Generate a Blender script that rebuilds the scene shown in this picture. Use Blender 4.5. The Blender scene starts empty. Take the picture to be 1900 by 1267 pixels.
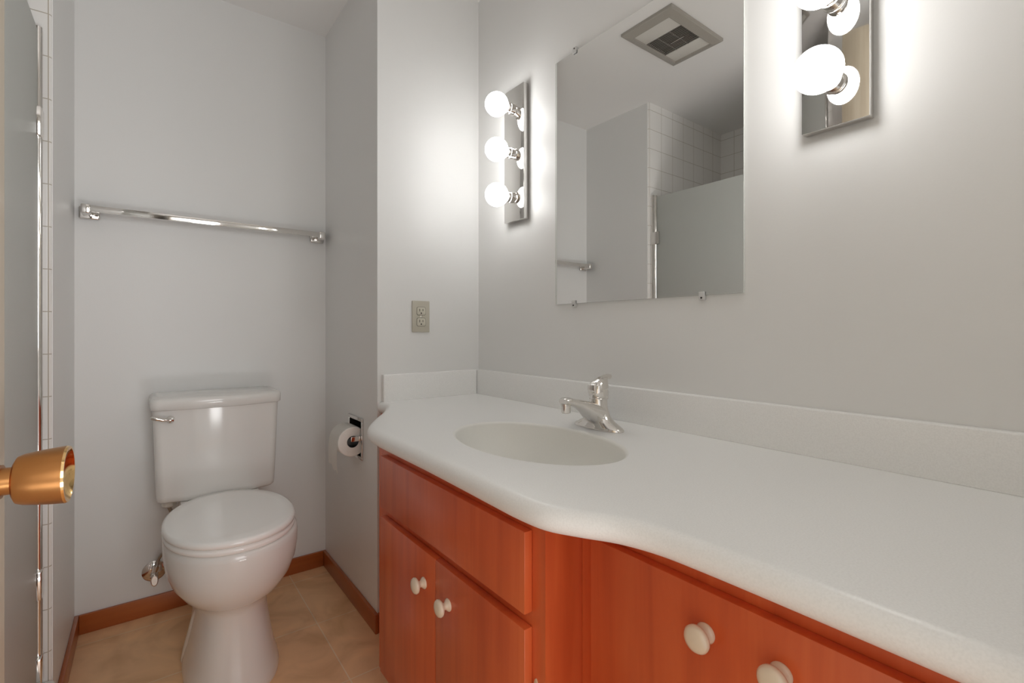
import bpy, bmesh, math, random
from math import sin, cos, pi, radians
from mathutils import Vector, Matrix

C = bpy.context.scene.collection
S = bpy.context.scene
random.seed(4)

# ------------------------------------------------------------------ camera
F_PX, HORIZON = 896.0, 613.0
cam_d = bpy.data.cameras.new('camera')
cam_d.sensor_fit = 'HORIZONTAL'
cam_d.sensor_width = 36.0
cam_d.lens = 36.0 * F_PX / 1900.0
cam_d.shift_y = -(1267 / 2 - HORIZON) / 1900.0
cam_d.clip_start = 0.02
cam = bpy.data.objects.new('camera', cam_d)
C.objects.link(cam)
cam.location = (0, 0, 1.041)
cam.rotation_euler = (radians(90), 0, -radians(37.155))
S.camera = cam

# ------------------------------------------------------------------ world (even fill light added through the open doorway)
W = bpy.data.worlds.new('world')
S.world = W
W.use_nodes = True
bg = W.node_tree.nodes['Background']
bg.inputs[0].default_value = (1.0, 0.985, 0.96, 1)
bg.inputs[1].default_value = 0.7
BULB_STRENGTH = 10.5

# added fill light facing the open doorway from outside; no window is known there
hw = bpy.data.lights.new('doorway_fill', 'AREA')
hw.shape = 'RECTANGLE'
hw.size, hw.size_y = 2.2, 1.7
hw.energy = 50
hw.color = (0.985, 0.985, 0.98)
hwo = bpy.data.objects.new('doorway_fill', hw)
C.objects.link(hwo)
hwo.location = (0.75, -3.0, 1.75)
hwo.rotation_euler = (radians(90), 0, 0)
# second added fill light, low outside the doorway, to brighten the bathroom ceiling
hf = bpy.data.lights.new('ceiling_fill', 'AREA')
hf.shape = 'RECTANGLE'
hf.size, hf.size_y = 1.6, 1.3
hf.energy = 80
hf.color = (0.98, 0.985, 0.99)
hfo = bpy.data.objects.new('ceiling_fill', hf)
C.objects.link(hfo)
hfo.location = (0.95, -1.25, 0.05)
hfo.rotation_euler = (radians(180), 0, 0)

# ------------------------------------------------------------------ colour management
S.view_settings.view_transform = 'Standard'
S.view_settings.look = 'None'
S.view_settings.exposure = 0.3
S.view_settings.gamma = 1.0
S.view_settings.use_curve_mapping = False
S.cycles.max_bounces = 16
S.cycles.diffuse_bounces = 8
S.cycles.glossy_bounces = 8
S.cycles.transmission_bounces = 10
S.cycles.use_denoising = True
S.cycles.sample_clamp_indirect = 6.0
S.cycles.caustics_reflective = False
S.cycles.caustics_refractive = False

# ------------------------------------------------------------------ materials
def srgb(r, g, b):
    f = lambda c: (c / 255 / 12.92) if c / 255 <= 0.04045 else ((c / 255 + 0.055) / 1.055) ** 2.4
    return (f(r), f(g), f(b), 1)

def mat(name, col, rough=0.5, metal=0.0, **kw):
    m = bpy.data.materials.new(name)
    m.use_nodes = True
    p = m.node_tree.nodes['Principled BSDF']
    p.inputs['Base Color'].default_value = col if len(col) == 4 else (*col, 1)
    p.inputs['Roughness'].default_value = rough
    p.inputs['Metallic'].default_value = metal
    for k, v in kw.items():
        p.inputs[k.replace('_', ' ')].default_value = v
    return m, m.node_tree, p

def N(nt, t, **kw):
    n = nt.nodes.new(t)
    for k, v in kw.items():
        if hasattr(n, k):
            setattr(n, k, v)
        else:
            n.inputs[k].default_value = v
    return n

def bump(nt, p, src, strength, dist):
    b = N(nt, 'ShaderNodeBump')
    b.inputs['Strength'].default_value = strength
    b.inputs['Distance'].default_value = dist
    nt.links.new(src, b.inputs['Height'])
    nt.links.new(b.outputs[0], p.inputs['Normal'])

def coords(nt, scale=(1, 1, 1), loc=(0, 0, 0), swap=None):
    tc = N(nt, 'ShaderNodeTexCoord')
    out = tc.outputs['Object']
    if swap:
        s = N(nt, 'ShaderNodeSeparateXYZ')
        c = N(nt, 'ShaderNodeCombineXYZ')
        nt.links.new(out, s.inputs[0])
        nt.links.new(s.outputs[swap[0]], c.inputs[0])
        nt.links.new(s.outputs[swap[1]], c.inputs[1])
        out = c.outputs[0]
    mp = N(nt, 'ShaderNodeMapping')
    mp.inputs['Location'].default_value = loc
    mp.inputs['Scale'].default_value = scale
    nt.links.new(out, mp.inputs[0])
    return mp.outputs[0]

def ramp(nt, src, stops):
    r = N(nt, 'ShaderNodeValToRGB')
    e = r.color_ramp.elements
    e[0].position, e[0].color = stops[0]
    e[1].position, e[1].color = stops[-1]
    for p_, c_ in stops[1:-1]:
        n = e.new(p_)
        n.color = c_
    nt.links.new(src, r.inputs[0])
    return r.outputs[0]

def paint_mat(name, col, rough):
    m, nt, p = mat(name, col, rough)
    v = coords(nt, (1, 1, 1))
    n1 = N(nt, 'ShaderNodeTexNoise')
    n1.inputs['Scale'].default_value = 220
    n1.inputs['Detail'].default_value = 3
    nt.links.new(v, n1.inputs['Vector'])
    n2 = N(nt, 'ShaderNodeTexNoise')
    n2.inputs['Scale'].default_value = 9
    nt.links.new(v, n2.inputs['Vector'])
    a = N(nt, 'ShaderNodeMath', operation='MULTIPLY_ADD')
    a.inputs[1].default_value = 0.35
    nt.links.new(n1.outputs[0], a.inputs[0])
    nt.links.new(n2.outputs[0], a.inputs[2])
    bump(nt, p, a.outputs[0], 0.25, 0.0012)
    return m

M = {}
M['wall'] = paint_mat('wall_paint', (0.78, 0.78, 0.772), 0.42)
M['ceiling'] = paint_mat('ceiling_paint', (0.86, 0.85, 0.84), 0.6)

def counter_mat(name, c1, c2):
    m, nt, p = mat(name, (.75, .73, .7), 0.33)
    v = coords(nt)
    n = N(nt, 'ShaderNodeTexNoise')
    n.inputs['Scale'].default_value = 420
    n.inputs['Detail'].default_value = 2
    nt.links.new(v, n.inputs['Vector'])
    nt.links.new(ramp(nt, n.outputs[0], [(0.30, c1), (0.62, c2)]), p.inputs['Base Color'])
    return m
M['counter'] = counter_mat('speckled_counter', (.83, .83, .82, 1), (.88, .88, .87, 1))
M['basin'] = counter_mat('cream_basin', (.83, .825, .79, 1), (.85, .845, .81, 1))

M['porcelain'] = mat('white_porcelain', (.80, .79, .765), 0.12)[0]
M['seat'] = mat('white_seat_enamel', (.92, .915, .895), 0.10)[0]
M['chrome'] = mat('chrome', (.80, .775, .745), 0.07, 1.0)[0]
M['plate_chrome'] = mat('polished_steel', (.66, .645, .625), 0.045, 1.0)[0]
M['mirror'] = mat('mirror_silver', (.86, .86, .84), 0.0, 1.0)[0]
M['mirror_edge'] = mat('mirror_edge_glass', (.66, .68, .65), 0.25)[0]
M['brass'] = mat('copper_toned_brass', (.58, .28, .105), 0.28, 1.0)[0]
M['brass_bright'] = mat('bright_brass', (.88, .58, .26), 0.10, 1.0)[0]
M['black'] = mat('black_void', (.012, .011, .011), 0.6)[0]
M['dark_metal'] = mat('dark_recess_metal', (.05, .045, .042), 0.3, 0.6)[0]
M['motor'] = mat('reddish_motor', (.10, .05, .045), 0.5)[0]
M['fan_plastic'] = mat('grey_fan_plastic', (.36, .335, .30), 0.35)[0]
M['slat'] = mat('dark_fan_slat', (.22, .20, .18), 0.4)[0]
M['fan_lens'] = mat('milky_lens', (.66, .64, .60), 0.3)[0]
M['ivory'] = mat('ivory_plastic', (.52, .49, .41), 0.35)[0]
M['ivory_face'] = mat('ivory_receptacle', (.58, .55, .46), 0.35)[0]
M['knob'] = mat('cream_ceramic', (.80, .70, .55), 0.12, Coat_Weight=0.4)[0]
M['hinge'] = mat('cream_hinge', (.70, .55, .38), 0.3)[0]
M['white_plastic'] = mat('white_plastic', (.72, .69, .63), 0.35)[0]
M['braid'] = mat('braided_steel', (.42, .40, .37), 0.35, 1.0)[0]
M['clear'] = mat('clear_plastic', (.93, .93, .92), 0.15, Transmission_Weight=0.35, IOR=1.4)[0]

def paper_mat():
    m, nt, p = mat('toilet_paper', (.93, .91, .88), 0.95)
    v = coords(nt)
    n = N(nt, 'ShaderNodeTexNoise')
    n.inputs['Scale'].default_value = 300
    nt.links.new(v, n.inputs['Vector'])
    bump(nt, p, n.outputs[0], 0.3, 0.001)
    return m
M['paper'] = paper_mat()

def bulb_mat():
    m, nt, p = mat('lit_bulb', (1, 1, 1), 0.3)
    p.inputs['Emission Color'].default_value = (1.0, 0.99, 0.97, 1)
    p.inputs['Emission Strength'].default_value = BULB_STRENGTH
    return m
M['bulb'] = bulb_mat()

def wood_mat(name, dark, mid, light, grain_axis, rough):
    m, nt, p = mat(name, mid, rough, Coat_Weight=0.25, Coat_Roughness=0.2)
    sc = [16, 16, 16]
    sc[grain_axis] = 0.9
    v = coords(nt, tuple(sc))
    n = N(nt, 'ShaderNodeTexNoise')
    n.inputs['Scale'].default_value = 1.6
    n.inputs['Detail'].default_value = 6
    n.inputs['Roughness'].default_value = 0.55
    n.inputs['Distortion'].default_value = 0.5
    nt.links.new(v, n.inputs['Vector'])
    v2 = coords(nt, tuple(2.2 if i != grain_axis else 1.3 for i in range(3)))
    n2 = N(nt, 'ShaderNodeTexNoise')
    n2.inputs['Scale'].default_value = 2.0
    nt.links.new(v2, n2.inputs['Vector'])
    mx = N(nt, 'ShaderNodeMath', operation='MULTIPLY_ADD')
    mx.inputs[1].default_value = 0.55
    nt.links.new(n.outputs[0], mx.inputs[0])
    h = N(nt, 'ShaderNodeMath', operation='MULTIPLY')
    h.inputs[1].default_value = 0.45
    nt.links.new(n2.outputs[0], h.inputs[0])
    nt.links.new(h.outputs[0], mx.inputs[2])
    nt.links.new(ramp(nt, mx.outputs[0], [(0.32, dark), (0.5, mid), (0.68, light)]), p.inputs['Base Color'])
    bump(nt, p, n.outputs[0], 0.08, 0.0006)
    return m
WD, WM, WL = (.53, .088, .025, 1), (.65, .120, .034, 1), (.75, .170, .050, 1)
M['wood'] = wood_mat('orange_stained_maple', WD, WM, WL, 2, 0.34)
BD, BM_, BL = (.31, .074, .017, 1), (.38, .098, .022, 1), (.44, .125, .030, 1)
M['base_x'] = wood_mat('baseboard_wood_x', BD, BM_, BL, 0, 0.32)
M['base_y'] = wood_mat('baseboard_wood_y', BD, BM_, BL, 1, 0.32)
M['door'] = wood_mat('door_veneer', (.52, .44, .33, 1), (.58, .50, .38, 1), (.64, .56, .43, 1), 2, 0.35)

def tile_mat(name, swap, loc, size, mortar, cols, grout, rough, vary=None):
    m, nt, p = mat(name, cols[0], rough)
    v = coords(nt, (1, 1, 1), loc, swap)
    b = N(nt, 'ShaderNodeTexBrick')
    b.offset = 0.0
    b.squash = 1.0
    b.inputs['Scale'].default_value = 1.0
    b.inputs['Brick Width'].default_value = size
    b.inputs['Row Height'].default_value = size
    b.inputs['Mortar Size'].default_value = mortar
    b.inputs['Mortar Smooth'].default_value = 0.2
    b.inputs['Color1'].default_value = cols[0]
    b.inputs['Color2'].default_value = cols[1]
    b.inputs['Mortar'].default_value = grout
    nt.links.new(v, b.inputs['Vector'])
    col = b.outputs['Color']
    if vary:
        v2 = coords(nt)
        n = N(nt, 'ShaderNodeTexNoise')
        n.inputs['Scale'].default_value = 5.5
        n.inputs['Detail'].default_value = 5
        n.inputs['Distortion'].default_value = 1.4
        nt.links.new(v2, n.inputs['Vector'])
        r = ramp(nt, n.outputs[0], [(0.3, vary[0]), (0.5, (1, 1, 1, 1)), (0.7, vary[1])])
        mx = N(nt, 'ShaderNodeMix', data_type='RGBA', blend_type='MULTIPLY')
        mx.inputs[0].default_value = 1.0
        nt.links.new(col, mx.inputs[6])
        nt.links.new(r, mx.inputs[7])
        col = mx.outputs[2]
    nt.links.new(col, p.inputs['Base Color'])
    inv = N(nt, 'ShaderNodeMath', operation='SUBTRACT')
    inv.inputs[0].default_value = 1.0
    nt.links.new(b.outputs['Fac'], inv.inputs[1])
    bump(nt, p, inv.outputs[0], 0.6, 0.0015)
    return m
M['floor'] = tile_mat('beige_floor_tile', (0, 1), (-0.485 + 0.345 * 3, -1.785 + 0.345 * 6, 0), 0.345, 0.0022,
                      [(.84, .535, .295, 1), (.88, .57, .32, 1)], (.90, .70, .50, 1), 0.42,
                      [(.84, .79, .72, 1), (1.12, 1.13, 1.12, 1)])
WT = [(.83, .815, .79, 1), (.845, .83, .805, 1)]
M['tile_xz'] = tile_mat('white_wall_tile_end', (0, 2), (1.197, -1.743 + 2.2, 0), 0.1105, 0.0013, WT, (.50, .45, .38, 1), 0.15)
M['tile_yz'] = tile_mat('white_wall_tile_back', (1, 2), (0.02, -1.743 + 2.2, 0), 0.1105, 0.0013, WT, (.50, .45, .38, 1), 0.15)

def frosted():
    m, nt, p = mat('frosted_glass', (.74, .76, .725), 0.48, Transmission_Weight=0.3, IOR=1.45)
    v = coords(nt)
    n = N(nt, 'ShaderNodeTexNoise')
    n.inputs['Scale'].default_value = 260
    nt.links.new(v, n.inputs['Vector'])
    bump(nt, p, n.outputs[0], 0.25, 0.001)
    return m
M['frosted'] = frosted()

# ------------------------------------------------------------------ mesh helpers (all verts in world coordinates)
def box(bm, x0, x1, y0, y1, z0, z1, bev=0.0, seg=2):
    n0 = len(bm.verts)
    vs = [bm.verts.new(p) for p in ((x0, y0, z0), (x1, y0, z0), (x1, y1, z0), (x0, y1, z0),
                                    (x0, y0, z1), (x1, y0, z1), (x1, y1, z1), (x0, y1, z1))]
    fs = [bm.faces.new([vs[i] for i in q]) for q in ((3, 2, 1, 0), (4, 5, 6, 7), (0, 1, 5, 4), (1, 2, 6, 5), (2, 3, 7, 6), (3, 0, 4, 7))]
    if bev:
        es = list({e for f in fs for e in f.edges})
        bmesh.ops.bevel(bm, geom=es, offset=bev, segments=seg, profile=0.5, affect='EDGES')
    return bm

def loft(bm, rings, cap0=True, cap1=True, closed=True):
    R = [[bm.verts.new(p) for p in r] for r in rings]
    n = len(R[0])
    for a, b in zip(R, R[1:]):
        for i in range(n if closed else n - 1):
            j = (i + 1) % n
            bm.faces.new((a[i], a[j], b[j], b[i]))
    if cap0:
        bm.faces.new(list(reversed(R[0])))
    if cap1:
        bm.faces.new(R[-1])
    return R

def frame_of(axis):
    a = Vector(axis).normalized()
    u = a.cross(Vector((0, 0, 1)))
    if u.length < 1e-4:
        u = Vector((1, 0, 0))
    u.normalize()
    return a, u, a.cross(u)

def lathe(bm, origin, axis, prof, seg=32, cap0=True, cap1=True):
    """prof: list of (distance along axis, radius)"""
    a, u, v = frame_of(axis)
    o = Vector(origin)
    rings = []
    for d, r in prof:
        r = max(r, 1e-5)
        rings.append([o + a * d + (u * cos(2 * pi * k / seg) + v * sin(2 * pi * k / seg)) * r for k in range(seg)])
    loft(bm, rings, cap0, cap1)

def tube(bm, pts, rad, seg=14, cap=True):
    P = [Vector(p) for p in pts]
    rr = rad if isinstance(rad, (list, tuple)) else [rad] * len(P)
    t0 = (P[1] - P[0]).normalized()
    _, u, v = frame_of(t0)
    rings = []
    for i, p in enumerate(P):
        t = (P[min(i + 1, len(P) - 1)] - P[max(i - 1, 0)]).normalized()
        u = (u - t * u.dot(t)).normalized()
        v = t.cross(u)
        rings.append([p + (u * cos(2 * pi * k / seg) + v * sin(2 * pi * k / seg)) * rr[i] for k in range(seg)])
    loft(bm, rings, cap, cap)

def catmull(pts, n=8):
    P = [Vector(p) for p in pts]
    P = [P[0] * 2 - P[1]] + P + [P[-1] * 2 - P[-2]]
    out = []
    for i in range(1, len(P) - 2):
        a, b, c, d = P[i - 1:i + 3]
        for k in range(n):
            t = k / n
            out.append(0.5 * ((2 * b) + (c - a) * t + (2 * a - 5 * b + 4 * c - d) * t * t + (3 * b - a - 3 * c + d) * t ** 3))
    out.append(P[-2])
    return out

def superell(cx, cy, hx, fy, by, z, n=56, e=2.3):
    """ring in the xy plane, front toward -y (length fy) and back toward +y (length by)"""
    out = []
    for k in range(n):
        t = 2 * pi * k / n
        c, s = cos(t), sin(t)
        x = abs(c) ** (2 / e) * (1 if c >= 0 else -1) * hx
        y = abs(s) ** (2 / e) * (1 if s >= 0 else -1) * (by if s >= 0 else fy)
        out.append(Vector((cx + x, cy + y, z)))
    return out

def wloc(o):
    p = Vector((0, 0, 0))
    while o is not None:
        p += o.location
        o = o.parent
    return p

def obj(name, bm, m, parent=None, smooth=35, label=None):
    bmesh.ops.recalc_face_normals(bm, faces=bm.faces[:])
    off = wloc(parent)
    for v in bm.verts:
        v.co -= off
    me = bpy.data.meshes.new(name)
    bm.to_mesh(me)
    bm.free()
    me.materials.append(m)
    if smooth:
        me.shade_smooth()
        me.set_sharp_from_angle(angle=radians(smooth))
    o = bpy.data.objects.new(name, me)
    C.objects.link(o)
    o.parent = parent
    if label:
        o['label'] = label
    return o

def thing(name, label, cat, loc, group=None):
    o = bpy.data.objects.new(name, None)
    o.empty_display_size = 0.05
    C.objects.link(o)
    o.location = loc
    o['label'] = label
    o['category'] = cat
    if group:
        o['group'] = group
    return o

def tag(o, label, cat, group=None):
    o['label'] = label
    o['category'] = cat
    if group:
        o['group'] = group
    return o

def struct(name, bm, m, label=None, smooth=0, cat=None):
    o = obj(name, bm, m, None, smooth)
    o['kind'] = 'structure'
    if label:
        o['label'] = label
    o['category'] = cat or name.split('_')[0]
    return o

def dup(root, loc, label=None):
    r = root.copy()
    C.objects.link(r)
    r.location = loc
    if label:
        r['label'] = label
    for ch in list(root.children):
        c = ch.copy()
        C.objects.link(c)
        c.parent = r
        for g in list(ch.children):
            d = g.copy()
            C.objects.link(d)
            d.parent = c
    return r

B = bmesh.new

# ------------------------------------------------------------------ dimensions
XL = -0.195       # painted alcove wall, left
YB = 2.217        # wall behind the toilet
XW = 0.637        # toilet-side face of the partition
YW = 1.611        # front face of the partition
XV = 1.054        # vanity (mirror) wall
ZC = 2.347        # ceiling
YT = 1.738        # shower end of the alcove wall block
XS = -0.965       # shower back wall

# ------------------------------------------------------------------ setting
b = box(B(), -1.2, 1.3, -0.2, 2.45, -0.12, 0)
struct('floor', b, M['floor'], 'beige mottled square floor tiles with pale grout lines')
b = box(B(), -1.2, 1.3, -0.2, 2.45, ZC, ZC + 0.1)
struct('ceiling', b, M['ceiling'], 'plain off-white ceiling')
b = box(B(), XL - 0.3, 1.3, YB, YB + 0.15, 0, ZC)
struct('wall_back', b, M['wall'], 'off-white wall behind the toilet')
b = box(B(), XV, XV + 0.15, -0.2, YB, 0, ZC)
struct('wall_right', b, M['wall'], 'off-white wall carrying the mirror')
# alcove block between the toilet and the shower
b = box(B(), XS - 0.12, XL, YT, YB, 0, ZC)
struct('wall_left', b, M['wall'], 'off-white side wall left of the toilet')

# partition with the paper-holder recess cut into its toilet side
HY0, HY1, HZ0, HZ1 = 1.759, 1.887, 0.573, 0.703
def partition():
    bm = B()
    def quad(*p):
        bm.faces.new([bm.verts.new(q) for q in p])
    x, X = XW, XV
    ys, zs = [YW, HY0, HY1, YB], [0, HZ0, HZ1, ZC]
    for i in range(3):
        for j in range(3):
            if i == 1 and j == 1:
                continue
            quad((x, ys[i], zs[j]), (x, ys[i], zs[j + 1]), (x, ys[i + 1], zs[j + 1]), (x, ys[i + 1], zs[j]))
    D = x + 0.07
    quad((D, HY0, HZ0), (D, HY0, HZ1), (D, HY1, HZ1), (D, HY1, HZ0))
    quad((x, HY0, HZ0), (D, HY0, HZ0), (D, HY1, HZ0), (x, HY1, HZ0))
    quad((x, HY0, HZ1), (D, HY0, HZ1), (D, HY1, HZ1), (x, HY1, HZ1))
    quad((x, HY0, HZ0), (D, HY0, HZ0), (D, HY0, HZ1), (x, HY0, HZ1))
    quad((x, HY1, HZ0), (D, HY1, HZ0), (D, HY1, HZ1), (x, HY1, HZ1))
    quad((x, YW, 0), (X, YW, 0), (X, YW, ZC), (x, YW, ZC))
    quad((x, YB, 0), (X, YB, 0), (X, YB, ZC), (x, YB, ZC))
    quad((X, YW, 0), (X, YB, 0), (X, YB, ZC), (X, YW, ZC))
    quad((x, YW, 0), (X, YW, 0), (X, YB, 0), (x, YB, 0))
    quad((x, YW, ZC), (X, YW, ZC), (X, YB, ZC), (x, YB, ZC))
    bmesh.ops.remove_doubles(bm, verts=bm.verts[:], dist=1e-5)
    return bm
struct('wall_partition', partition(), M['wall'], 'off-white stub wall between toilet and vanity')

# wall with the doorway the photograph is taken from
DX0, DX1, DZ = -0.165, 0.445, 2.04
b = B()
box(b, XL - 0.06, DX0, -0.13, -0.005, 0, ZC)
box(b, DX1, XV, -0.13, -0.005, 0, ZC)
box(b, DX0, DX1, -0.13, -0.005, DZ, ZC)
struct('wall_front', b, M['wall'], 'off-white wall around the entrance doorway')
b = box(B(), XL - 0.12, XL - 0.06, -0.13, 0.80, 0, ZC)
struct('wall_left_near', b, M['wall'], 'off-white wall behind the open entrance door')

# shower recess
b = box(B(), XS - 0.012, XL - 0.002, YT - 0.010, YT, 0.0, ZC, 0)
bmesh.ops.bevel(b, geom=[e for e in b.edges if all(abs(v.co.x - (XL - 0.002)) < 1e-5 and v.co.y < YT - 0.005 for v in e.verts)],
                offset=0.008, segments=4, profile=0.5, affect='EDGES')
struct('wall_shower_end', b, M['tile_xz'], 'white square glazed tiles on the shower end wall', 40)
b = box(B(), XS - 0.1, XS, 0.70, YT - 0.010, 0, ZC)
struct('wall_shower_back', b, M['tile_yz'], 'white square glazed tiles on the shower back wall')
b = box(B(), XS, XL - 0.06, 0.80, 0.90, 0, ZC)
struct('wall_shower_near', b, M['tile_xz'], 'white tiled near end wall of the shower')
b = box(B(), XS, XL - 0.075, 0.90, YT - 0.010, 0, 0.05)
struct('floor_shower', b, M['porcelain'], 'white shower floor')
b = box(B(), XL - 0.075, XL + 0.008, 0.80, YT - 0.010, 0, 0.135, 0.012, 4)
struct('trim_1', b, M['tile_yz'], 'white tiled shower curb', 40)

# baseboards
b = box(B(), XL + 0.012, XW - 0.012, YB - 0.012, YB, 0, 0.066, 0.002)
struct('baseboard_back', b, M['base_x'], 'orange-brown wooden baseboard behind the toilet', 30)
b = B()
box(b, XW - 0.012, XW, YW - 0.012, YB, 0, 0.066, 0.002)
struct('baseboard_right', b, M['base_y'], 'orange-brown wooden baseboard along the partition', 30)
b = box(B(), XW, XW + 0.016, YW - 0.012, YW, 0, 0.066, 0.002)
struct('baseboard_partition_end', b, M['base_x'], 'orange-brown baseboard return at the partition end', 30)
b = box(B(), XL, XL + 0.012, YT - 0.005, YB, 0, 0.066, 0.002)
struct('baseboard_left', b, M['base_y'], 'orange-brown wooden baseboard left of the toilet', 30)

# ------------------------------------------------------------------ entrance door, swung open beside the camera
ang = radians(4)
tdir = Vector((sin(ang), cos(ang), 0))       # hinge -> latch
ndir = Vector((cos(ang), -sin(ang), 0))      # room side
KS, KL = .88, .82           # knob scale: radius, length
latch = Vector((-0.0966, 0.594, 0))
hinge_pt = latch - tdir * 0.605
door = bpy.data.objects.new('door_1', None)
C.objects.link(door)
door.location = (hinge_pt.x, hinge_pt.y, 0)
door['kind'] = 'structure'
door['label'] = 'wooden entrance door swung open beside the shower'
door['category'] = 'door'
def door_slab():
    bm = B()
    c = [hinge_pt, latch, latch - ndir * 0.035, hinge_pt - ndir * 0.035]
    lo = [bm.verts.new((p.x, p.y, 0.012)) for p in c]
    hi = [bm.verts.new((p.x, p.y, 2.03)) for p in c]
    bm.faces.new(lo)
    bm.faces.new(hi)
    for i in range(4):
        j = (i + 1) % 4
        bm.faces.new((lo[i], lo[j], hi[j], hi[i]))
    bmesh.ops.bevel(bm, geom=bm.edges[:], offset=0.0015, segments=2, profile=0.5, affect='EDGES')
    return bm
obj('door_panel', door_slab(), M['door'], door)
kb = latch - tdir * 0.060
kb.z = 0.9245
b = B()
lathe(b, kb, ndir, [(d * KL + (.002 if d > .011 else 0), r * KS) for d, r in [(0, .031), (.003, .031), (.007, .026), (.010, .0145), (.0125, .0145), (.0125, .0118), (.0205, .0118),
                    (.0215, .0170), (.0235, .0205), (.028, .0222), (.038, .0238), (.050, .0252), (.058, .0258)]], 48, True, False)
kn = obj('door_knob', b, M['brass'], door, 30)
b = B()
lathe(b, kb, ndir, [(d * KL + .002, r * KS) for d, r in [(.058, .0258), (.0600, .0252), (.0600, .0235), (.0570, .0205), (.0535, .0110), (.0528, .0002)]], 48, False, True)
obj('knob_face', b, M['brass_bright'], kn, 30, 'polished dished end of the brass knob')
for s in (0.25, 1.0, 1.75):
    b = B()
    lathe(b, (hinge_pt.x - 0.004, hinge_pt.y - 0.0, s), (0, 0, 1), [(0, .006), (.09, .006)], 16)
    obj('door_hinge', b, M['brass'], door)

# ------------------------------------------------------------------ shower door
XG = -0.222
sd = thing('shower_door', 'frosted glass shower door hung on a slim chrome post', 'shower door', (XG, 1.70, 0.14))
b = box(B(), XG - 0.004, XG + 0.004, 0.93, 1.694, 0.155, 1.800, 0.001)
obj('glass_panel', b, M['frosted'], sd, 30)
b = B()
box(b, XG - 0.010, XG + 0.010, 1.706, 1.7275, 0.137, 1.815, 0.002)
lathe(b, (XG + 0.004, 1.699, 0.137), (0, 0, 1), [(0, .0085), (1.672, .0085), (1.674, .006)], 20)
obj('hinge_post', b, M['chrome'], sd, 30)
for z0 in (1.53, 0.365, 0.148):
    b = box(B(), XG - 0.011, XG + 0.0135, 1.672, 1.716, z0, z0 + 0.072, 0.003)
    obj('hinge_clip', b, M['chrome'], sd, 30)
b = box(B(), XG - 0.006, XG + 0.006, 0.902, 0.928, 0.137, 1.80, 0.002)
obj('latch_post', b, M['chrome'], sd, 30)

sh = thing('shower_head', 'chrome shower head on a bent arm behind the frosted glass', 'shower head', (-0.43, 1.728, 1.84))
b = B()
lathe(b, (-0.43, 1.7275, 1.84), (0, -1, 0), [(0, .028), (.004, .028), (.008, .012)], 24)
obj('flange', b, M['chrome'], sh)
b = B()
tube(b, catmull([(-.43, 1.722, 1.84), (-.43, 1.68, 1.842), (-.43, 1.64, 1.825), (-.43, 1.61, 1.795)], 6), 0.009)
obj('arm', b, M['chrome'], sh)
b = B()
lathe(b, (-.43, 1.612, 1.797), (0, -0.55, -0.83), [(0, .012), (.02, .014), (.045, .036), (.055, .037), (.058, .034)], 28)
obj('spray_head', b, M['dark_metal'], sh)

# ------------------------------------------------------------------ toilet
TX = 0.214
tl = thing('toilet', 'white two-piece toilet with closed lid in the alcove', 'toilet', (TX, 1.78, 0))
b = B()
rings = []
#        z     cy    hx    front  back   e
for z, cy, hx, fy, by, e in [
        (0.000, 1.76, .127, .217, .20, 2.5),
        (0.012, 1.76, .128, .218, .20, 2.5),
        (0.030, 1.76, .123, .212, .20, 2.5),
        (0.070, 1.76, .113, .200, .20, 2.5),
        (0.120, 1.76, .105, .188, .20, 2.5),
        (0.170, 1.76, .098, .178, .21, 2.5),
        (0.215, 1.755, .093, .170, .22, 2.4),
        (0.240, 1.75, .096, .172, .24, 2.3),
        (0.255, 1.745, .114, .189, .26, 2.2),
        (0.275, 1.735, .136, .210, .29, 2.2),
        (0.310, 1.72, .158, .220, .32, 2.15),
        (0.350, 1.712, .1715, .228, .33, 2.15),
        (0.388, 1.71, .1765, .231, .34, 2.15),
        (0.418, 1.71, .1775, .232, .34, 2.15),
        (0.431, 1.71, .1755, .230, .34, 2.15),
        (0.437, 1.71, .170, .225, .335, 2.15)]:
    rings.append(superell(TX, cy, hx, fy, by, z, 64, e))
loft(b, rings)
bowl = obj('bowl', b, M['porcelain'], tl, 60)
# trapway ridge down each flank of the pedestal
for sx in (-1, 1):
    b = B()
    pts = catmull([(TX + sx * .068, 1.73, .21), (TX + sx * .080, 1.765, .17), (TX + sx * .088, 1.80, .10), (TX + sx * .094, 1.83, .04), (TX + sx * .096, 1.84, .002)], 6)
    tube(b, pts, [.018 + .014 * i / (len(pts) - 1) for i in range(len(pts))], 16)
    obj('trapway', b, M['porcelain'], tl, 60)
# rear deck that carries the tank
b = B()
loft(b, [superell(TX, 2.03, .085, .14, .12, .26, 40, 3), superell(TX, 2.03, .115, .14, .13, .36, 40, 3.5),
         superell(TX, 2.03, .125, .14, .135, .425, 40, 4), superell(TX, 2.03, .12, .135, .13, .452, 40, 4)])
obj('rear_deck', b, M['porcelain'], tl, 50)
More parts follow.
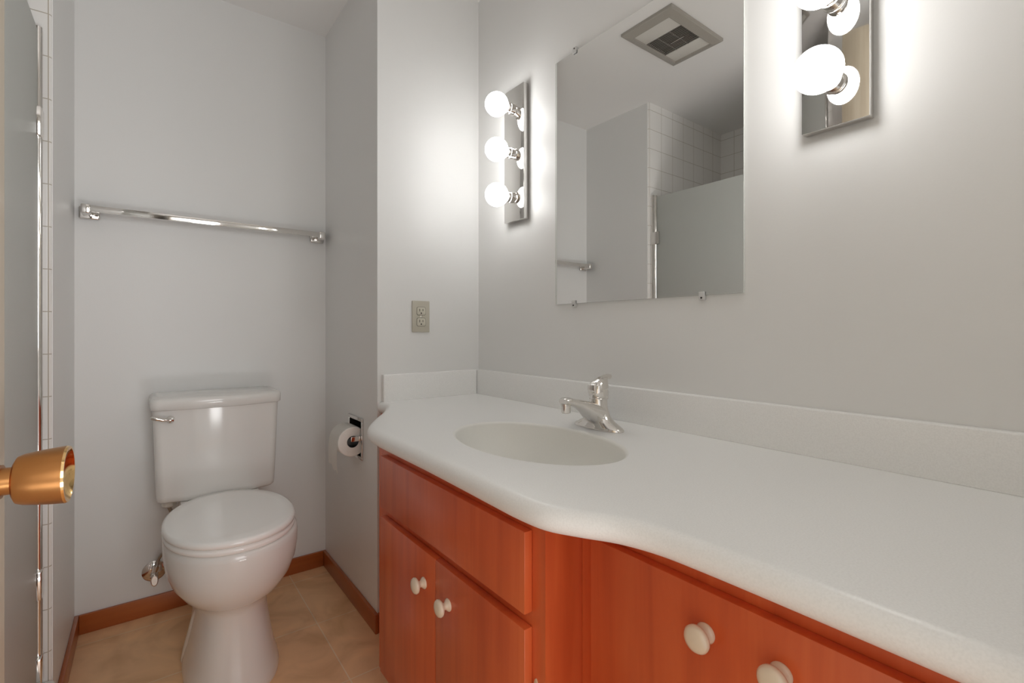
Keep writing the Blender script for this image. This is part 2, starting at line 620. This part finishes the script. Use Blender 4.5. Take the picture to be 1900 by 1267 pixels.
# tank: bowed front, flat back
def tank_ring(z, hw, yf, bow, yb, r=.028, n=10):
    pts = []
    for k in range(13):                        # bowed front, left -> right
        t = -1 + 2 * k / 12
        pts.append(Vector((TX - .004 + t * (hw - r), yf + bow * t * t - (0 if abs(t) < 1 else 0), z)))
    def arc(cx, cy, a0, a1):
        for k in range(1, n):
            a = a0 + (a1 - a0) * k / n
            pts.append(Vector((cx + r * cos(a), cy + r * sin(a), z)))
    x1 = TX - .004 + hw
    x0 = TX - .004 - hw
    arc(x1 - r, yf + bow + r, -pi / 2, 0)
    pts.append(Vector((x1, yf + bow + r, z)))
    pts.append(Vector((x1, yb - .01, z)))
    pts.append(Vector((x1 - .01, yb, z)))
    pts.append(Vector((x0 + .01, yb, z)))
    pts.append(Vector((x0, yb - .01, z)))
    pts.append(Vector((x0, yf + bow + r, z)))
    arc(x0 + r, yf + bow + r, pi, 3 * pi / 2)
    return pts
b = B()
loft(b, [tank_ring(.453, .176, 1.998, .020, 2.185), tank_ring(.459, .181, 1.992, .020, 2.188), tank_ring(.475, .1835, 1.989, .020, 2.19),
         tank_ring(.62, .188, 1.979, .021, 2.19), tank_ring(.775, .193, 1.972, .022, 2.19)])
obj('tank', b, M['porcelain'], tl, 50)
b = B()
loft(b, [tank_ring(.772, .196, 1.966, .022, 2.193), tank_ring(.775, .200, 1.962, .022, 2.196), tank_ring(.800, .201, 1.961, .022, 2.197),
         tank_ring(.808, .199, 1.964, .022, 2.195), tank_ring(.813, .193, 1.970, .022, 2.189), tank_ring(.8155, .180, 1.984, .022, 2.176)])
obj('tank_lid', b, M['porcelain'], tl, 60)
# flush lever
lv = B()
lx, lz = 0.066, 0.741
lathe(lv, (lx, 1.996, lz), (0, -1, 0), [(0, .0135), (.006, .0135), (.010, .011), (.018, .009), (.026, .008), (.028, .004)], 24)
tube(lv, catmull([(lx, 1.972, lz), (lx - .018, 1.968, lz + .003), (lx - .038, 1.968, lz + .009), (lx - .054, 1.972, lz + .013)], 5),
     [.0075] + [.0058] * 9 + [.0065] * 5 + [.003], 14)
obj('flush_lever', lv, M['chrome'], tl, 40)
# seat ring and lid
b = B()
SY = 1.712
def seat_rings(rows, e=2.14):
    return [superell(TX - .004, SY, hx, fy, by, z, 64, e) for hx, fy, by, z in rows]
loft(b, seat_rings([(.168, .225, .235, .4375), (.173, .229, .24, .441), (.1745, .2305, .24, .449), (.171, .227, .238, .4545)]))
obj('seat', b, M['seat'], tl, 60)
b = B()
loft(b, seat_rings([(.169, .226, .25, .4565), (.174, .2315, .256, .4595), (.1755, .233, .258, .467), (.173, .2305, .256, .4735),
                    (.166, .223, .248, .4770), (.14, .190, .215, .4785), (.08, .11, .13, .4793)]))
obj('seat_lid', b, M['seat'], tl, 60)
for sx in (-1, 1):
    b = B()
    lathe(b, (TX + sx * .075 - .03, 1.955, .452), (1, 0, 0), [(0, .010), (.002, .012), (.058, .012), (.06, .010)], 18)
    obj('lid_hinge', b, M['seat'], tl)
# fill-valve nut below the tank
b = B()
lathe(b, (.064, 2.085, .458), (0, 0, -1), [(0, .017), (.012, .017), (.016, .021), (.032, .021), (.038, .012)], 12)
obj('fill_nut', b, M['white_plastic'], tl, 30, 'white plastic nut under the tank')

# ------------------------------------------------------------------ water supply valve
wv = thing('water_supply_valve', 'chrome angle stop valve on the wall left of the toilet', 'valve', (.024, YB, .155))
b = B()
lathe(b, (.024, YB, .155), (0, -1, 0), [(0, .037), (.002, .037), (.006, .032), (.011, .014)], 32)
obj('escutcheon', b, M['chrome'], wv)
b = B()
lathe(b, (.024, YB - .004, .155), (0, -1, 0), [(0, .009), (.03, .009), (.03, .013), (.052, .013), (.054, .010)], 20)
lathe(b, (.024, YB - .042, .160), (.25, 0, 1), [(0, .009), (.014, .009), (.014, .011), (.028, .011)], 8)
obj('valve_body', b, M['chrome'], wv)
b = B()
loft(b, [[Vector((.024 + cos(t) * .011 * k, YB - d, .148 + sin(t) * .021 * k)) for t in [2 * pi * i / 28 for i in range(28)]]
         for d, k in ((.056, .5), (.058, .95), (.064, 1.0), (.072, 1.0), (.075, .8))])
obj('handle', b, M['chrome'], wv)
b = B()
tube(b, catmull([(.031, YB - .042, .186), (.038, YB - .044, .215), (.062, YB - .06, .250), (.086, YB - .09, .30), (.080, YB - .118, .37), (.064, 2.085, .42)], 8), .0062, 14)
obj('supply_hose', b, M['braid'], wv)

# ------------------------------------------------------------------ towel bar
tb = thing('towel_bar', 'square chrome towel bar on the wall above the toilet', 'towel bar', (.228, YB, 1.445))
b = box(B(), -.163, .606, 2.146, 2.158, 1.441, 1.462, 0.0015)
obj('bar', b, M['chrome'], tb, 30)
for x0, s in ((-.184, 1), (.627, -1)):
    b = B()
    xa, xb = sorted((x0, x0 + s * .056))
    box(b, xa, xb, YB - .011, YB, 1.425, 1.468, 0.005, 3)
    xa, xb = sorted((x0 + s * .010, x0 + s * .036))
    box(b, xa, xb, 2.144, YB - .006, 1.433, 1.4655, 0.005, 3)
    br = obj('bracket', b, M['chrome'], tb, 40)
    b = B()
    lathe(b, (x0 + s * .047, YB - .010, 1.440), (0, -1, 0), [(0, .0055), (.004, .0055), (.006, .003)], 12)
    obj('screw', b, M['chrome'], br)

# ------------------------------------------------------------------ paper holder and roll
th = thing('toilet_paper_holder', 'recessed chrome paper holder in the partition beside the toilet', 'paper holder', (XW, 1.823, .638))
b = B()
for (y0, y1, z0, z1) in ((1.747, 1.899, .703, .715), (1.747, 1.899, .561, .573), (1.747, 1.759, .573, .703), (1.887, 1.899, .573, .703)):
    box(b, XW - .005, XW, y0, y1, z0, z1, 0.0012)
obj('frame', b, M['chrome'], th, 30)
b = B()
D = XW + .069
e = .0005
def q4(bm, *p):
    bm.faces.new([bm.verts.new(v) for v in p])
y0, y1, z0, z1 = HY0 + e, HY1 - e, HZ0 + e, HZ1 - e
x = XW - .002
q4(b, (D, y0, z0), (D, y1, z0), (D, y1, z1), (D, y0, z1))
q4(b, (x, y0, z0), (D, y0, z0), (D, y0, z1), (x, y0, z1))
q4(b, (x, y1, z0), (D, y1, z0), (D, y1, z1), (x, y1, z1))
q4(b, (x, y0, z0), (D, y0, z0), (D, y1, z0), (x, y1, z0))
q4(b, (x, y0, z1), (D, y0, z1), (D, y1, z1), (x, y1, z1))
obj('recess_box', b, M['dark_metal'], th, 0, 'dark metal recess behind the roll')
RX, RZ, RR = XW - .030, .631, .054
for yy, s in ((1.7605, 1), (1.8855, -1)):
    b = B()
    ya, yb_ = sorted((yy, yy + s * .0045))
    box(b, RX - .010, XW + .004, ya, yb_, RZ + .0015, RZ + .0195, 0.002)
    lathe(b, (RX - .001, yy + s * .004, RZ + .0105), (0, s, 0), [(0, .007), (.02, .007), (.022, .004)], 14)
    obj('prong', b, M['chrome'], th, 30)

rl = thing('toilet_paper_roll', 'roll of white toilet paper with a loose torn end', 'toilet paper', (RX, 1.823, RZ))
b = B()
def annulus(bm, y0, y1, r0, r1, seg=56):
    rg = []
    for (y, r) in ((y0, r0), (y0, r1 - .002), (y0 + .002, r1), (y1 - .002, r1), (y1, r1 - .002), (y1, r0)):
        rg.append([Vector((RX + r * cos(2 * pi * k / seg), y, RZ + r * sin(2 * pi * k / seg))) for k in range(seg)])
    rg.append(rg[0])
    loft(bm, rg, False, False)
annulus(b, 1.771, 1.875, .0215, RR)
bmesh.ops.remove_doubles(b, verts=b.verts[:], dist=1e-6)
obj('roll', b, M['paper'], rl, 40)
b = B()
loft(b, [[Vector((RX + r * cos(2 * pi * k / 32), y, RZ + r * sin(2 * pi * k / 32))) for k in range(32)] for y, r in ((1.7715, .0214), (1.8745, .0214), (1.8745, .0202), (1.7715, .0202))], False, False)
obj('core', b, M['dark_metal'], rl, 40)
b = B()
def sheet():
    bm = B()
    ny, ns = 16, 22
    rows = []
    for i in range(ns + 1):
        row = []
        for j in range(ny + 1):
            v = j / ny
            y = 1.773 + .100 * v
            bottom = .522 + .016 * v + .006 * sin(v * 9) + (.006 if j % 5 == 2 else 0)
            if i < 9:
                a = radians(60 + (180 - 60) * i / 8)
                p = (RX + (RR + .0012) * cos(a), y, RZ + (RR + .0012) * sin(a))
            else:
                t = (i - 8) / (ns - 8)
                z = RZ + (bottom - RZ) * t
                p = (RX - RR - .0012 - .004 * sin(t * pi) + .0025 * sin(v * 7 + t * 3) * t, y, z)
            row.append(bm.verts.new(p))
        rows.append(row)
    for a, c in zip(rows, rows[1:]):
        for j in range(ny):
            bm.faces.new((a[j], a[j + 1], c[j + 1], c[j]))
    r = bmesh.ops.solidify(bm, geom=bm.faces[:], thickness=0.0006)
    return bm
obj('loose_sheet', sheet(), M['paper'], rl, 60)

# ------------------------------------------------------------------ wall outlet
ol = thing('wall_outlet', 'ivory duplex outlet with a rectangular cover plate above the side splash', 'outlet', (.8005, YW, 1.0915))
b = box(B(), .7655, .8355, YW - .0055, YW, 1.0345, 1.149, 0.0025, 3)
cp = obj('cover_plate', b, M['ivory'], ol, 40)
for zc in (1.1115, 1.0715):
    b = B()
    loft(b, [[Vector((.8005 + max(-.0172, min(.0172, .0196 * cos(t))) * k, YW - d, zc + max(-.0145, min(.0145, .0196 * sin(t))) * k)) for t in [2 * pi * i / 48 for i in range(48)]]
             for d, k in ((.0050, 1.0), (.0066, 1.0), (.0070, .96))])
    rc = obj('receptacle', b, M['ivory_face'], ol, 40)
    b = B()
    loft(b, [[Vector((.8005 + max(-.0172, min(.0172, .0196 * cos(t))) * k, YW - d, zc + max(-.0145, min(.0145, .0196 * sin(t))) * k)) for t in [2 * pi * i / 48 for i in range(48)]]
             for d, k in ((.0050, 1.06), (.0058, 1.06))])
    obj('gap_ring', b, M['dark_metal'], rc, 40)
    b = B()
    box(b, .7930, .7950, YW - .0074, YW - .006, zc - .001, zc + .0082)
    box(b, .8060, .8080, YW - .0074, YW - .006, zc + .0002, zc + .0075)
    lathe(b, (.8005, YW - .006, zc - .0075), (0, -1, 0), [(0, .0026), (.0014, .0026)], 16)
    obj('slots', b, M['black'], rc, 0)
b = B()
lathe(b, (.8005, YW - .005, 1.0915), (0, -1, 0), [(0, .0034), (.0012, .0034), (.0020, .002)], 16)
obj('screw', b, M['chrome'], ol)

# ------------------------------------------------------------------ countertop with integral basin
TOP, R_N = .794, .019
front = [(.6375, 1.6105), (.6375, 1.575), (.634, 1.535), (.607, 1.475), (.575, 1.421), (.536, 1.362), (.503, 1.310), (.470, 1.254), (.449, 1.200), (.441, 1.140),
         (.440, 1.02), (.440, .88), (.438, .76), (.435, .64), (.434, .57), (.440, .512), (.462, .466), (.489, .420), (.5035, .372), (.508, .320),
         (.510, .25), (.511, .15), (.511, .06), (.511, -.003)]
fc = catmull([(x, y, 0) for x, y in front], 5)
nrm = []
for i, p in enumerate(fc):
    t = (fc[min(i + 1, len(fc) - 1)] - fc[max(i - 1, 0)]).normalized()
    nrm.append(Vector((t.y, -t.x, 0)))     # travelling toward -y: outward is -x
nrm[0] = Vector((-1, 0, 0))
nrm[-1] = Vector((-1, 0, 0))
SX, SYC, SAX, SAY = .700, .844, .148, .234
ct = thing('vanity_countertop', 'speckled off-white countertop with curved front and moulded oval sink', 'countertop', (.78, .8, .756))
def counter():
    bm = B()
    zc = TOP - R_N
    rings = []
    for k in range(13):
        a = pi / 2 - pi * k / 12
        rings.append([bm.verts.new((p.x - n.x * R_N * (1 - cos(a)), p.y - n.y * R_N * (1 - cos(a)), zc + R_N * sin(a))) for p, n in zip(fc, nrm)])
    for a, c in zip(rings, rings[1:]):
        for i in range(len(a) - 1):
            bm.faces.new((a[i], a[i + 1], c[i + 1], c[i]))
    n = 72
    for ring, z in ((rings[0], TOP), (rings[-1], TOP - 2 * R_N)):
        c1 = bm.verts.new((XV - .001, fc[-1].y, z))
        c2 = bm.verts.new((XV - .001, fc[0].y, z))
        loop = ring + [c1, c2]
        es = []
        for i in range(len(loop)):
            a_, b_ = loop[i], loop[(i + 1) % len(loop)]
            e_ = bm.edges.get((a_, b_)) or bm.edges.new((a_, b_))
            es.append(e_)
        el = [bm.verts.new((SX + (SAX + .007) * cos(2 * pi * k / n), SYC + (SAY + .007) * sin(2 * pi * k / n), z)) for k in range(n)]
        for i in range(n):
            es.append(bm.edges.new((el[i], el[(i + 1) % n])))
        bmesh.ops.triangle_fill(bm, use_beauty=True, use_dissolve=False, edges=es)
    return bm
obj('slab', counter(), M['counter'], ct, 40)
def basin():
    bm = B()
    n = 72
    rings = []
    def ring(ox, z):
        return [Vector((SX + (SAX + ox) * cos(2 * pi * k / n), SYC + (SAY + ox) * sin(2 * pi * k / n), z)) for k in range(n)]
    for k in range(6):                                   # rolled lip
        a = (pi / 2) * k / 5
        rings.append(ring(.007 - .007 * sin(a), TOP - .007 * (1 - cos(a))))
    for k in range(1, 19):
        ph = (pi / 2) * k / 18.6
        f = cos(ph) ** .55
        z = TOP - .007 - .128 * sin(ph) ** .95
        rings.append([Vector((SX + SAX * f * cos(2 * pi * j / n), SYC + SAY * f * sin(2 * pi * j / n), z)) for j in range(n)])
    zb = TOP - .136
    for rr in (.05, .024):
        rings.append([Vector((SX + rr * cos(2 * pi * j / n), SYC + rr * sin(2 * pi * j / n), zb - .001 * (rr < .03))) for j in range(n)])
    loft(bm, rings, False, True)
    return bm
bs = obj('basin', basin(), M['basin'], ct, 60, 'smooth oval sink bowl moulded into the counter')
b = B()
lathe(b, (SX, SYC, TOP - .1365), (0, 0, 1), [(0, .024), (.003, .023), (.003, .016), (.005, .015), (.006, .002)], 28)
obj('drain', b, M['chrome'], bs)
b = box(B(), 1.034, 1.0535, -.003, YW - .001, TOP - .001, .888, 0.0035, 3)
obj('backsplash', b, M['counter'], ct, 40)
b = box(B(), .652, 1.0335, YW - .0195, YW - .0005, TOP - .001, .888, 0.0035, 3)
obj('side_splash', b, M['counter'], ct, 40)

# ------------------------------------------------------------------ faucet
FX, FY = .914, .844
fa = thing('faucet', 'chrome single-handle faucet with short spout behind the sink', 'faucet', (FX, FY, TOP))
b = B()
loft(b, [superell(FX, FY, hx, hy, hy, z, 48, e) for z, hx, hy, e in (
    (TOP - .0005, .0285, .077, 2.4), (TOP + .004, .0290, .0775, 2.4), (TOP + .008, .0275, .0735, 2.3), (TOP + .014, .0262, .062, 2.2),
    (TOP + .021, .0252, .0475, 2.1), (TOP + .031, .0242, .035, 2.0), (TOP + .044, .0234, .0275, 2.0), (TOP + .058, .0228, .0242, 2.0), (TOP + .074, .0225, .0230, 2.0))])
obj('body', b, M['chrome'], fa, 60)
b = B()
path = [(.918, .822, .0300, .0270), (.898, .832, .0290, .0255), (.880, .843, .0265, .0210), (.862, .8525, .0230, .0160), (.842, .8605, .0202, .0122),
        (.822, .8665, .0185, .0098), (.808, .8705, .0175, .0098), (.797, .8712, .0168, .0094), (.7915, .8708, .0140, .0070)]
rings = []
for i, (x, z, hw, hh) in enumerate(path):
    p0, p1 = path[max(i - 1, 0)], path[min(i + 1, len(path) - 1)]
    t = Vector((p1[0] - p0[0], 0, p1[1] - p0[1])).normalized()
    up = Vector((t.z, 0, -t.x))
    rings.append([Vector((x, FY, z)) + Vector((0, 1, 0)) * (abs(cos(a)) ** .8 * (1 if cos(a) > 0 else -1) * hw) + up * (abs(sin(a)) ** .8 * (1 if sin(a) > 0 else -1) * hh)
                  for a in [2 * pi * k / 32 for k in range(32)]])
loft(b, rings)
sp = obj('spout', b, M['chrome'], fa, 50)
b = B()
lathe(b, (.8015, FY, .8655), (0, 0, -1), [(0, .0125), (.004, .0125), (.005, .0112), (.021, .0112), (.0225, .0095), (.020, .008)], 28)
obj('aerator', b, M['chrome'], sp)
b = B()
lathe(b, (FX, FY, TOP + .072), (0, 0, 1), [(0, .0215), (.004, .0215), (.006, .0200), (.009, .0200), (.010, .0238), (.022, .0248), (.030, .0240)], 32, True, True)
hl = obj('handle_collar', b, M['chrome'], fa)
b = B()
hp = [(0.000, .0000, .0240, .0240), (.007, .001, .0230, .0225), (.014, .004, .0205, .0195), (.020, .009, .0170, .0160), (.0245, .015, .0125, .0125), (.0265, .020, .0060, .0075)]
loft(b, [superell(FX + dx, FY, hx, hy, hy, TOP + .1015 + dz, 32, 2.6) for dz, dx, hx, hy in hp])
tube(b, [(FX + .006, FY, TOP + .1215), (FX + .022, FY, TOP + .1265), (FX + .034, FY, TOP + .1285), (FX + .043, FY, TOP + .1275), (FX + .046, FY, TOP + .1265)],
     [.0085, .0075, .0070, .0068, .0030], 18)
obj('lever_handle', b, M['chrome'], fa, 45)
b = B()
box(b, FX - .0265, FX - .016, FY - .013, FY + .013, TOP + .088, TOP + .112, 0.003, 3)
obj('handle_front', b, M['chrome'], hl, 40)
b = B()
lathe(b, (FX + .031, FY, TOP + .004), (0, 0, 1), [(0, .0022), (.066, .0022), (.067, .0042), (.086, .0055), (.089, .004)], 14)
obj('lift_rod', b, M['chrome'], fa)

# ------------------------------------------------------------------ vanity cabinets
def make_knob(parent, x, y, z):
    bm = B()
    lathe(bm, (x, y, z), (-1, 0, 0), [(0, .0130), (.0015, .0135), (.004, .0115), (.008, .0075), (.012, .0070), (.015, .0095), (.0175, .0150),
                                      (.0200, .0178), (.0235, .0180), (.0270, .0155), (.0290, .0105), (.0298, .0040), (.0300, .0003)], 36)
    return obj('knob', bm, M['knob'], parent, 60, 'cream ceramic knob')

def make_hinge(parent, xf, y, z, s):
    """pointed leaf on the face frame (xf), barrel beside the door edge; s = +1 when the frame lies toward -y"""
    bm = B()
    pts = []
    for k in range(28):
        t = 2 * pi * k / 28
        pts.append((y - s * (.0062 + .0062 * cos(t)) , z + .033 * sin(t)))
    loft(bm, [[Vector((xf - d, py, pz)) for py, pz in pts] for d in (.0, .0022)])
    lathe(bm, (xf - .008, y + s * .0025, z - .021), (0, 0, 1), [(0, .002), (.002, .0042), (.040, .0042), (.042, .002)], 14)
    for dz in (-.021, .021):
        lathe(bm, (xf - .0018, y - s * .0062, z + dz), (-1, 0, 0), [(0, .0028), (.0012, .0025), (.0018, .001)], 10)
    return obj('hinge', bm, M['hinge'], parent, 40, 'cream metal hinge')

XF1, YL1, YR1 = .527, 1.318, .604
sc_ = thing('sink_cabinet', 'orange-stained wooden cabinet bumped out under the sink', 'cabinet', (.79, .96, 0))
b = B()
CT = .7555
box(b, XF1, XF1 + .019, YR1, YL1, .088, CT)                              # face frame panel
box(b, XF1 + .019, XV - .012, YR1, YR1 + .016, .088, CT)                 # right side
box(b, XF1 + .019, .662, YL1 - .016, YL1, .088, CT)                      # left return
box(b, .644, .662, YL1, YW - .014, .088, CT)                             # recessed filler toward the partition
box(b, XF1 + .019, XV - .012, YR1 + .016, YL1 - .016, .088, .104)        # bottom
box(b, XV - .012, XV - .002, YR1, YW - .014, .0, CT)                     # back
obj('carcass', b, M['wood'], sc_, 0)
b = B()
box(b, XF1 + .055, XF1 + .070, YR1, YL1, 0, .088)
box(b, .66, .675, YL1, YW - .014, 0, .088)
obj('toe_kick', b, M['wood'], sc_, 0)
DF = .018
b = box(B(), XF1 - DF, XF1 - .0005, .637, 1.268, .560, .700, 0.0018)
obj('false_drawer_front', b, M['wood'], sc_, 30)
for y0, y1, ky, hy, hs in ((.9535, 1.268, 1.006, 1.272, -1), (.637, .9525, .894, .633, 1)):
    b = box(B(), XF1 - DF, XF1 - .0005, y0, y1, .112, .535, 0.0018)
    d = obj('cabinet_door', b, M['wood'], sc_, 30)
    make_knob(d, XF1 - DF, ky, .4615)
    for hz in (.419, .200):
        make_hinge(d, XF1, hy, hz, hs)

XF2 = .613
vc = thing('vanity_base_cabinet', 'darker reddish wooden drawer cabinet set back right of the sink cabinet', 'cabinet', (.83, .31, 0))
b = B()
box(b, XF2, XF2 + .019, .003, YR1 - .0005, .088, CT)
box(b, XF2 + .019, XV - .012, .003, .019, .088, CT)
box(b, XF2 + .019, XV - .012, YR1 - .0165, YR1 - .0005, .088, CT)
box(b, XF2 + .019, XV - .012, .019, YR1 - .0165, .088, .104)
box(b, XV - .012, XV - .002, .003, YR1 - .0005, .0, CT)
obj('carcass', b, M['wood'], vc, 0)
b = box(B(), XF2 + .055, XF2 + .070, .003, YR1 - .001, 0, .088)
obj('toe_kick', b, M['wood'], vc, 0)
for z0, z1, kz in ((.402, .694, .638), (.112, .392, .336)):
    b = box(B(), XF2 - DF, XF2 - .0005, .052, .567, z0, z1, 0.0018)
    d = obj('drawer', b, M['wood'], vc, 30)
    for ky in (.357, .261):
        make_knob(d, XF2 - DF, ky, kz)

# ------------------------------------------------------------------ mirror
mr = thing('wall_mirror', 'frameless rectangular mirror held by clear clips', 'mirror', (XV, .846, 1.124))
b = box(B(), XV - .0058, XV - .0005, .539, 1.153, 1.124, 1.897)
obj('backing', b, M['mirror_edge'], mr, 0)
b = B()
z0, z1, y0, y1 = 1.124, 1.897, .539, 1.153
xm = XV - .0062
bv = .0004
q4(b, (xm, y0 + bv, z0 + bv), (xm, y1 - bv, z0 + bv), (xm, y1 - bv, z1 - bv), (xm, y0 + bv, z1 - bv))
o4 = [(XV - .0056, y0, z0), (XV - .0056, y1, z0), (XV - .0056, y1, z1), (XV - .0056, y0, z1)]
i4 = [(xm, y0 + bv, z0 + bv), (xm, y1 - bv, z0 + bv), (xm, y1 - bv, z1 - bv), (xm, y0 + bv, z1 - bv)]
for i in range(4):
    j = (i + 1) % 4
    q4(b, o4[i], o4[j], i4[j], i4[i])
obj('glass', b, M['mirror'], mr, 0)
b = box(B(), xm - .0003, xm + .0002, y1 - .0085, y1 - .0015, z0 + .001, z1 - .001)  # pale colour painted on for the reflection in the glass edge
obj('edge_reflection', b, M['mirror_edge'], mr, 0)
for yy, zz, s in ((1.066, 1.124, 1), (.638, 1.124, 1), (1.062, 1.897, -1), (.632, 1.897, -1)):
    b = B()
    za, zb = sorted((zz - s * .011, zz + s * .009))
    box(b, XV - .0105, XV - .0068, yy - .008, yy + .008, za, zb, 0.0015)
    za, zb = sorted((zz - s * .011, zz - s * .0005))
    box(b, XV - .0090, XV - .0002, yy - .007, yy + .007, za, zb, 0.001)
    cl = obj('clip', b, M['clear'], mr, 30, 'clear plastic mirror clip')
    b = B()
    lathe(b, (XV - .0102, yy, zz - s * .006), (-1, 0, 0), [(0, .0026), (.0012, .0022), (.0016, .001)], 12)
    obj('screw', b, M['dark_metal'], cl)

# ------------------------------------------------------------------ bulb strips
LG = 'three-bulb vanity lights flanking the mirror'
vl = thing('vanity_light', 'chrome strip with three lit globe bulbs left of the mirror', 'light fixture', (XV, 1.3505, 1.66), LG)
b = box(B(), XV - .023, XV - .0003, 1.294, 1.407, 1.426, 1.894, 0.0015)
obj('backplate', b, M['plate_chrome'], vl, 30)
for z in (1.816, 1.661, 1.506):
    b = B()
    lathe(b, (XV - .0225, 1.3505, z), (-1, 0, 0), [(0, .021), (.002, .0205), (.003, .0185), (.020, .0185), (.0205, .0205), (.023, .0205), (.0235, .0185), (.034, .0185), (.035, .0165), (.032, .015)], 32)
    so = obj('socket', b, M['chrome'], vl, 30)
    b = B()
    r = .0400
    cxb = XV - .023 - .0735
    prof = [(-.0425, .0145), (-.039, .0160)]
    a0 = math.asin(.0175 / r)
    for k in range(25):
        a = a0 + (pi - a0) * k / 24
        prof.append((-r * cos(a), r * sin(a)))
    lathe(b, (cxb, 1.3505, z), (-1, 0, 0), prof, 40, True, False)
    bmesh.ops.remove_doubles(b, verts=b.verts[:], dist=5e-5)
    obj('bulb', b, M['bulb'], so, 60, 'glowing white globe bulb')
dup(vl, (XV, .358, 1.66), 'chrome strip with lit globe bulbs right of the mirror, cut by the photo top')

# ------------------------------------------------------------------ ceiling exhaust fan (seen in the mirror)
fx0, fx1, fy0, fy1 = .040, .426, 1.150, 1.407
ef = thing('exhaust_fan', 'grey rectangular ceiling exhaust fan seen in the mirror', 'exhaust fan', ((fx0 + fx1) / 2, (fy0 + fy1) / 2, ZC))
def rect(o, z):
    return [Vector((fx0 + o, fy0 + o, z)), Vector((fx1 - o, fy0 + o, z)), Vector((fx1 - o, fy1 - o, z)), Vector((fx0 + o, fy1 - o, z))]
b = B()
loft(b, [rect(0, ZC - .0005), rect(0, ZC - .012), rect(.004, ZC - .016), rect(.034, ZC - .026), rect(.036, ZC - .026), rect(.040, ZC - .016)], False, False)
obj('frame', b, M['fan_plastic'], ef, 0)
ix0, ix1, iy0, iy1 = fx0 + .038, fx1 - .038, fy0 + .038, fy1 - .038
for x0, x1 in ((ix0, .156), (.299, ix1)):
    b = box(B(), x0, x1, iy0, iy1, ZC - .019, ZC - .015, 0.001)
    obj('lens_panel', b, M['fan_lens'], ef, 30)
b = box(B(), .157, .298, iy0, iy1, ZC - .006, ZC - .001)
obj('housing', b, M['black'], ef, 0)
b = box(B(), .168, .212, iy0 + .03, iy1 - .05, ZC - .012, ZC - .003, 0.003)
obj('motor', b, M['motor'], ef, 30)
b = B()
for k in range(13):
    xs = .161 + k * .0111
    box(b, xs, xs + .0028, iy0, iy1, ZC - .0195, ZC - .0155)
box(b, .157, .298, iy0, iy0 + .004, ZC - .020, ZC - .015)
box(b, .157, .298, iy1 - .004, iy1, ZC - .020, ZC - .015)
for yy in (iy0 + .06, iy0 + .12):
    box(b, .157, .298, yy, yy + .003, ZC - .020, ZC - .0155)
obj('grille', b, M['slat'], ef, 0)
b = B()
tube(b, catmull([(.222, iy0 + .04, ZC - .021), (.226, iy0 + .07, ZC - .024), (.222, iy0 + .105, ZC - .021)], 6), .0022, 10)
obj('wire_clip', b, M['chrome'], ef)
